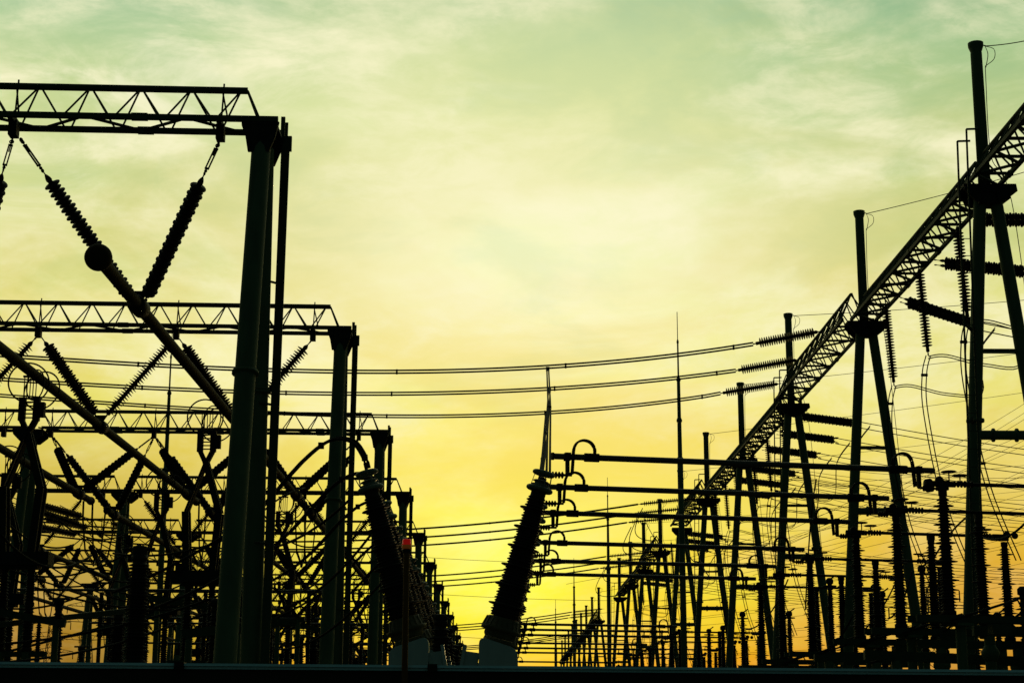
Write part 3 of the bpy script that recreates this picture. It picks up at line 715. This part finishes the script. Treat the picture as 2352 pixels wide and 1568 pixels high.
# ---------------------------------------------------------------- left: pantograph disconnectors, posts, frames
CTP = post_prof(3.6, .22, .28, .13, .21, 7, 3, False); SMP = post_prof(3.3, .13, .17, .07, .12, 4, 5)
def pantograph(x, y, w, proto=None):
    if proto:
        t = copy_tree(proto); t.location = (x, y, 0); t['label'] = w; return t
    t = thing('pantograph_disconnector', w, 'disconnector', (x, y, 0), 'pantograph disconnectors under the left bus tubes')
    zb = 6.8 + CAMZ
    for sx in (-.55, .5):
        m = MB(); m.lathe(SMP, 16, (sx, 0, zb - 3.6)); m.build('porcelain_column', PORC, t)
    m = MB(); m.box((0, 0, zb), (2.5, .9, .5)); m.box((-.9, 0, zb + .3), (.35, .9, .5)); m.box((0, 0, zb - .3), (1.6, .6, .2)); m.build('base_frame', DARK, t)
    m = MB(); kz = zb + 2.85; cz = zb + 5.0
    for yo in (-.28, .28):
        m.beam((-.62, yo, zb + .2), (-.78, yo, kz), .30, .12); m.beam((-.78, yo, kz), (.0, yo * .6, cz + .1), .28, .10)
        m.beam((.50, yo, zb + .2), (.70, yo, kz - .05), .30, .12); m.beam((.70, yo, kz - .05), (.0, yo * .6, cz + .1), .28, .10)
    for sx in (-1, 1):
        m.beam((0, 0, cz), (sx * .30, 0, cz + .62), .28, .2); m.beam((sx * .29, 0, cz + .55), (sx * .29, 0, cz + 1.5), .26, .24)
    m.box((.52, 0, cz + 1.0), (.2, .3, .6))
    for q_ in range(6): m.beam((-.2, -.15, cz + .65 + q_ * .16), (.2, -.15, cz + .65 + q_ * .16), .06, .05)
    m.build('scissor_arm', DARK, t)
    m = MB()
    m.torus((-.15, .2, cz + 2.15), (-.35, 1, .2), .80, .034, 40, 6); m.torus((.5, -.2, cz + 1.75), (.3, 1, -.15), .80, .034, 40, 6)
    m.torus((.2, -.1, cz + 2.0), (.9, 1, 0), .62, .028, 32, 6)
    for q_ in range(5): m.bar((-.24 + .12 * q_, -.1, cz + 1.4), (-.24 + .12 * q_, -.1, cz + 2.35), .022, None, 5)
    m.box((0, -.1, cz + 2.35), (.6, .1, .08)); m.build('contact_ring', DARK, t)
    for sx in (-.55, .5):
        m = MB(); m.bar((sx, 0, 0), (sx, 0, zb - 3.6), .19, None, 12); m.build('support_post', STEEL, t)
    m = MB(); m.beam((-1.3, 0, zb - 3.7), (1.3, 0, zb - 3.7), .25, .2); m.build('cross_beam', TRUSS, t)
    return t
pp = None
for gI in range(6):
    for p in range(3):
        Y = 75.5 - 7.6 * p + 28 * gI
        t = pantograph(PH[p] - (.9 if p == 0 else .35), Y, f'{ORD[gI]} pantograph disconnector with rings under the {ph_w[p]} bus tube', pp); pp = pp or t
def ct(x, y, w, ztop, proto, cat='transformer'):
    if proto: t = copy_tree(proto); t.location = (x, y, ztop - 8.2); t['label'] = w; return t
    t = thing('current_transformer', w, 'transformer', (x, y, ztop - 8.2), 'thick porcelain clad transformers in the left bays')
    m = MB(); m.lathe(CTP, 24, (0, 0, 4.0)); m.build('porcelain', PORC, t)
    m = MB(); m.lathe([(.24, 7.55), (.26, 7.6), (.26, 7.85), (.22, 7.9)], 20); m.bar((-.5, 0, 7.8), (.5, 0, 7.8), .06, None, 8); m.build('head', DARK, t)
    m = MB(); m.bar((0, 0, 0), (0, 0, 3.7), .22, None, 12); m.box((0, 0, 3.85), (.9, .9, .3)); m.build('support_post', STEEL, t)
    return t
c0 = None
i = 0
for gI in range(6):
    for p in range(3):
        Y = 57.5 + 28 * gI + 2.0 * p
        t = ct(PH[p] + (.1 if p == 0 else -.6), Y, f'{ORD[i]} thick dark porcelain transformer standing in the left bays', 8.2, c0); c0 = c0 or t; i += 1
def post_ins(x, y, zt, w, proto):
    if proto: t = copy_tree(proto); t.location = (x, y, zt - 6.4); t['label'] = w; return t
    t = thing('post_insulator', w, 'insulator', (x, y, zt - 6.4), 'slim post insulators in the left bays')
    m = MB(); m.lathe(SMP, 14, (0, 0, 3.0)); m.build('porcelain', PORC, t)
    m = MB(); m.bar((0, 0, 0), (0, 0, 3.0), .15, None, 10); m.build('support_post', STEEL, t)
    m = MB(); m.lathe([(.14, 6.3), (.2, 6.35), (.2, 6.5), (.08, 6.6)], 12); m.bar((-.4, 0, 6.55), (.4, 0, 6.55), .05, None, 6); m.build('cap', DARK, t)
    return t
p0 = None; i = 0
spots = []
for gI in range(5):
    for p in range(3):
        spots += [(PH[p] + 1.8, 63 + 28 * gI + p * 3)]
    spots += [(-28.5, 80 + 28 * gI)]
for x, y in spots:
    t = post_ins(x, y, 6.4 + (i % 3) * .25, f'{ORD[i]} slim post insulator among the left bays, counted from the front', p0) ; p0 = p0 or t; i += 1
for i in range(5):
    Y = 94 + 28 * (i // 2) + 9 * (i % 2); zz = 7.7 + CAMZ - .9 * (i % 2)
    t = thing('cross_bus', f'{ORD[i]} thin horizontal rigid bus crossing the left bays from side to side', 'bus tube', (-9, Y, zz), 'thin cross buses in the left bays')
    m = MB(); m.bar((0, 0, 0), (-19.5, -.8, 0), .075, None, 10); m.build('tube', BUSM, t)
    for q_ in range(4):
        m = MB(); m.lathe(post_prof(2.4, .10, .13, .06, .11, 3, 4, False), 12, (-1.2 - q_ * 5.6, -.04 * q_ * 5.6, -2.5)); m.bar((-1.2 - q_ * 5.6, -.04 * q_ * 5.6, -zz), (-1.2 - q_ * 5.6, -.04 * q_ * 5.6, -2.5), .11, None, 8); m.build('support_post', PORC, t)
tl = [((88, 1158), (192, 1187), 112), ((84, 1172), (186, 1206), 114), ((95, 1188), (205, 1212), 118), ((70, 1205), (180, 1228), 122), ((250, 1200), (345, 1222), 140), ((380, 1268), (432, 1284), 150)]
for i, (a, b_, Y) in enumerate(tl):
    A_ = aty(*a, Y); d_ = aty(*b_, Y) - A_; string(A_, A_ + d_, f'{ORD[i]} near-level tension string among the left bays, counted from the top'.replace('nearest', 'topmost'), 'near-level strings in the left bays')
    wire('conductor', [A_ + d_, A_ + d_ * 1.5 + V((0, 0, -.8)), A_ + d_ * 2.4 + V((0, 0, -1.2))], .035, f'{ORD[i]} short wire running on from a near-level string in the left bays'.replace('nearest', 'topmost'), 'wire', 'short wires in the left bays')
    wire('conductor', [A_ - d_ * 1.2 + V((0, 0, .5)), A_ - d_ * .6, A_], .035, f'{ORD[i]} short wire leading left into a near-level string'.replace('nearest', 'topmost'), 'wire', 'short lead-in wires in the left bays')
# rails and joists of the left bays
for i, (a, b_, w) in enumerate((((-60, 1395, 62), (150, 1432, 62), .26), ((-60, 1440, 66), (330, 1398, 75), .22), ((0, 1500, 90), (470, 1380, 90), .12), ((340, 1372, 78), (560, 1405, 78), .3),
                            ((540, 1452, 80), (700, 1420, 80), .22), ((620, 1420, 84), (800, 1460, 84), .22), ((420, 1455, 60), (560, 1440, 60), .3))):
    A_ = aty(*a); B_ = aty(*b_); t = thing('support_joist', f'{ORD[i]} dark steel joist crossing low behind the left columns'.replace('nearest', 'leftmost'), 'steel joist', (A_.x, A_.y, 0), 'steel joists low in the left bays')
    m = MB(); m.beam(V((0, 0, A_.z)), B_ - A_ + V((0, 0, A_.z)), w, w); m.build('joist', TRUSS, t)
    for f_ in (.1, .9):
        p = (B_ - A_) * f_; m = MB(); m.bar((p.x, p.y, 0), (p.x, p.y, A_.z + p.z), .12, None, 10); m.build('post', STEEL, t)

# slack cables in the left bays
random.seed(11)
cab = [((0, 1265, 90), (240, 1330, 96), 1.0), ((100, 1290, 110), (420, 1395, 110), .8), ((250, 1350, 100), (480, 1300, 96), .9), ((0, 1395, 80), (260, 1330, 84), .5), ((605, 1180, 96), (760, 1240, 100), 1.0),((0, 1225, 60), (210, 1275, 70), .8), ((-20, 1480, 62), (560, 1345, 66), .4), ((260, 1270, 72), (600, 1200, 62), .5), ((0, 1300, 75), (320, 1250, 80), .9), ((610, 1260, 66), (800, 1150, 58), .3),
       ((620, 1400, 70), (850, 1230, 60), .6), ((0, 1180, 80), (170, 1250, 90), .7), ((150, 1255, 84), (330, 1330, 90), .7), ((30, 1330, 70), (470, 1395, 80), .5), ((620, 1345, 84), (760, 1300, 90), .8),
       ((640, 1490, 80), (830, 1380, 70), .5), ((0, 1520, 64), (410, 1430, 74), .3), ((430, 1290, 100), (600, 1330, 100), .9), ((560, 1220, 84), (700, 1120, 92), -.4), ((120, 1180, 96), (300, 1220, 104), .9)]
for i, (a, b_, s_) in enumerate(cab):
    wire('slack_cable', sag(aty(*a), aty(*b_), s_, 16), .05, f'{ORD[i]} slack dark cable strung low across the left bays'.replace('nearest', 'first'), 'cable', 'slack cables in the left bays', n=5)

def arrester(px, py, Y, w, proto):
    p = aty(px, py, Y)
    if proto: t = copy_tree(proto); t.location = (p.x, p.y, p.z - 8.9); t['label'] = w; return t
    t = thing('surge_arrester', w, 'surge arrester', (p.x, p.y, p.z - 8.9), 'slimmer ribbed arresters among the right-hand columns')
    m = MB(); m.lathe(post_prof(3.9, .105, .15, .07, .19, 5, 5), 16, (0, 0, 4.6)); m.build('porcelain', PORC, t)
    m = MB(); m.bar((0, 0, 0), (0, 0, 4.3), .17, None, 12); m.lathe([(.17, 0), (.36, .3), (.17, .62)], 12, (0, 0, 3.2)); m.box((0, 0, 4.45), (.7, .7, .3)); m.build('support_post', STEEL, t)
    m = MB(); m.lathe([(.12, 8.45), (.2, 8.5), (.2, 8.7), (.1, 8.8)], 12); m.torus((0, 0, 8.35), (0, 0, 1), .34, .035, 20, 6); m.bar((0, 0, 8.7), (.35, 0, 8.95), .04, None, 6); m.build('cap', DARK, t)
    return t
a0 = None
for i, (px, py, Y) in enumerate(((2347, 1340, 66), (2116, 1292, 84), (2232, 1330, 74), (2025, 1352, 92), (1960, 1380, 98), (1905, 1322, 93), (1705, 1400, 112), (1660, 1432, 124), (1812, 1398, 108), (1628, 1440, 132), (2290, 1400, 80))):
    t = arrester(px, py, Y, f'{ORD[i]} slim ribbed arrester with collar under it among the right-hand columns'.replace('nearest', 'rightmost'), a0); a0 = a0 or t
rc = [((2130, 1310, 80), (2230, 1180, 70), -.3), ((2040, 1420, 82), (2095, 1310, 84), .5), ((2000, 1520, 70), (2220, 1410, 66), .3), ((1860, 1500, 86), (1960, 1410, 84), .6), ((1930, 1470, 90), (2060, 1330, 96), .8),
      ((2250, 1440, 64), (2352, 1400, 62), .2), ((1585, 1200, 160), (1640, 1330, 130), 1.2), ((1700, 1440, 110), (1810, 1330, 100), 1.0), ((1875, 1100, 100), (1850, 1400, 104), -1.0), ((2260, 1235, 66), (2380, 1170, 60), .4), ((1555, 1160, 168), (1600, 1290, 150), 1.5), ((1480, 1190, 200), (1560, 1260, 190), 1.5), ((1476, 1166, 168), (1515, 1240, 168), 1.0), ((1463, 1189, 172), (1500, 1266, 172), 1.0), ((1450, 1209, 178), (1480, 1275, 178), 1.0), ((1403, 1282, 225), (1434, 1335, 225), 1.2), ((1388, 1307, 230), (1412, 1368, 230), 1.2)]
for i, (a, b_, s_) in enumerate(rc):
    wire('slack_cable', [p_ - V((s_ * 1.5 * math.sin(math.pi * q_ / 16), 0, 0)) if 1440 < a[0] < 1480 or a[0] < 1405 else p_ for q_, p_ in enumerate(sag(aty(*a), aty(*b_), s_, 16))], .045, f'{ORD[i]} slack dark cable hanging among the right-hand columns'.replace('nearest', 'first'), 'cable', 'slack cables on the right', n=5)

# ---------------------------------------------------------------- slender lightning masts
def mast(px, py, z, w, wb=1.0):
    p = atz(px, py, z + CAMZ); H = z + CAMZ; t = thing('lightning_mast', w, 'lightning mast', (p.x, p.y, 0), 'slender stepped lightning masts')
    segs = [(0, .33), (.60, .27), (.695, .24), (.80, .20), (.90, .10)]
    m = MB()
    pr = []
    hs = [0, .655, .745, .84, .928, 1]; rs = [.27, .19, .155, .075, .035, .02]
    for i in range(5):
        pr += [(rs[i] * wb, hs[i] * H), (rs[i] * .90 * wb, hs[i + 1] * H - .05)]
    m.lathe(pr, 12); m.build('mast_tube', STEEL, t)
    for i in (1, 2, 3, 4):
        m = MB(); m.lathe([(rs[i - 1] * wb, -.15), (rs[i - 1] * 1.25 * wb, -.1), (rs[i - 1] * 1.25 * wb, .05), (rs[i] * wb, .25)], 12, (0, 0, hs[i] * H)); m.build('joint_collar', STEEL, t)
mast(1555, 715, 35, 'tallest looking lightning mast, in front of the right gantry')
mast(1395, 1095, 35, 'second lightning mast, rising above the middle horizontal tubes', 1.1)
mast(1318, 1280, 35, 'third lightning mast, left of the small far gantry', 1.3)
mast(1276, 1375, 35, 'fourth and faintest lightning mast beside the aisle', 1.5)
mast(396, 752, 35, 'lightning mast rising behind the left lattice beams')

# ---------------------------------------------------------------- distant pylons and thin lines
def pylon(px, py, Y, w):
    p = aty(px, py, Y); H = p.z; t = thing('lattice_pylon', w, 'pylon', (p.x, p.y, 0), 'far lattice pylons')
    m = MB(); n = 9
    def hw(z): return .6 + 3.2 * (1 - z / H) ** 1.5
    zs = [H * (1 - (1 - i / n) ** 1.25) for i in range(n + 1)]; r = .11
    for i in range(n):
        a, b_ = zs[i], zs[i + 1]
        for sx, sy in ((1, 1), (1, -1), (-1, -1), (-1, 1)):
            m.bar((sx * hw(a), sy * hw(a), a), (sx * hw(b_), sy * hw(b_), b_), r, None, 4)
            nx, ny = (sx, -sy) if sx == sy else (-sx, sy)
            m.bar((sx * hw(a), sy * hw(a), a), (nx * hw(b_), ny * hw(b_), b_), r * .6, None, 4)
            m.bar((nx * hw(a), ny * hw(a), a), (sx * hw(b_), sy * hw(b_), b_), r * .6, None, 4)
    m.build('tower_body', TRUSS, t)
    for f_, wd in ((.72, 6), (.85, 7.5), (.96, 5)):
        m = MB(); z = H * f_
        for sx in (-1, 1):
            m.bar((0, .5, z), (sx * wd, 0, z + .4), r * .8, None, 4); m.bar((0, -.5, z), (sx * wd, 0, z + .4), r * .8, None, 4); m.bar((0, 0, z + 1.5), (sx * wd, 0, z + .4), r * .8, None, 4)
            for q_ in range(1, 4): m.bar((sx * wd * q_ / 4, 0, z + .1), (sx * wd * (q_ + .5) / 4, 0, z + 1.5 * (1 - (q_ + .5) / 4) + .3), r * .5, None, 4)
            m.bar((sx * wd, 0, z + .3), (sx * wd, 0, z - 1.6), .12, None, 5)
        m.build('cross_arm', TRUSS, t)
pylon(203, 1380, 420, 'small lattice pylon far behind the left bays, right one of a pair')
pylon(120, 1420, 460, 'small lattice pylon far behind the left bays, left one of a pair')
pylon(2137, 1345, 300, 'lattice pylon far off between the right-hand porcelain columns')
random.seed(5)
ln = []
for i in range(30):
    if i % 4 == 3: continue
    ys = 1250 + i * 9 + random.uniform(-3, 3); 
    ye = 880 + i * 20 + random.uniform(-8, 8)
    xs_ = 1690 + random.uniform(-160, 100) if i < 10 else 1420 + random.uniform(-120, 200)
    ln.append((xs_, ys, 2420, ye, 165 + i * 2))
for i in range(7): ln.append((1700 + i * 20, 1045 + i * 14, 2420, 1090 + i * 28 + random.uniform(-5, 5), 150 + 3 * i))
for i, y in enumerate((1277, 1360, 1455)): ln.append((945, y, 1800, y + 12, 260))
NUM = ['1st', '2nd', '3rd']
def nth(i):
    w = ORD[i] if i < 20 else ('twenty-' + ['first', 'second', 'third', 'fourth', 'fifth', 'sixth', 'seventh', 'eighth', 'ninth'][i - 21] if 20 < i < 30 else 'twentieth')
    return 'topmost' if i == 0 else w
for i, (x0, y0, x1, y1, Y) in enumerate(ln):
    w = f'hair-thin distant power line fanning up right behind the gantry, {nth(i)} from top' if i < 23 else (f'hair-thin distant line falling to the right, {nth(i - 23)} from top' if i < 30 else f'{("upper", "middle", "lower")[i - 30]} faint line crossing the aisle')
    o = MB(); A_ = aty(x0, y0, Y); P_ = [p - A_ for p in sag(A_, aty(x1, y1, Y), .8, 16)]
    o.path(P_, .019 if i < 30 else .03, 4); ob = o.build('distant_line', WIRE); ob.location = A_; tag(ob, w, 'power line', 'thin distant power lines')
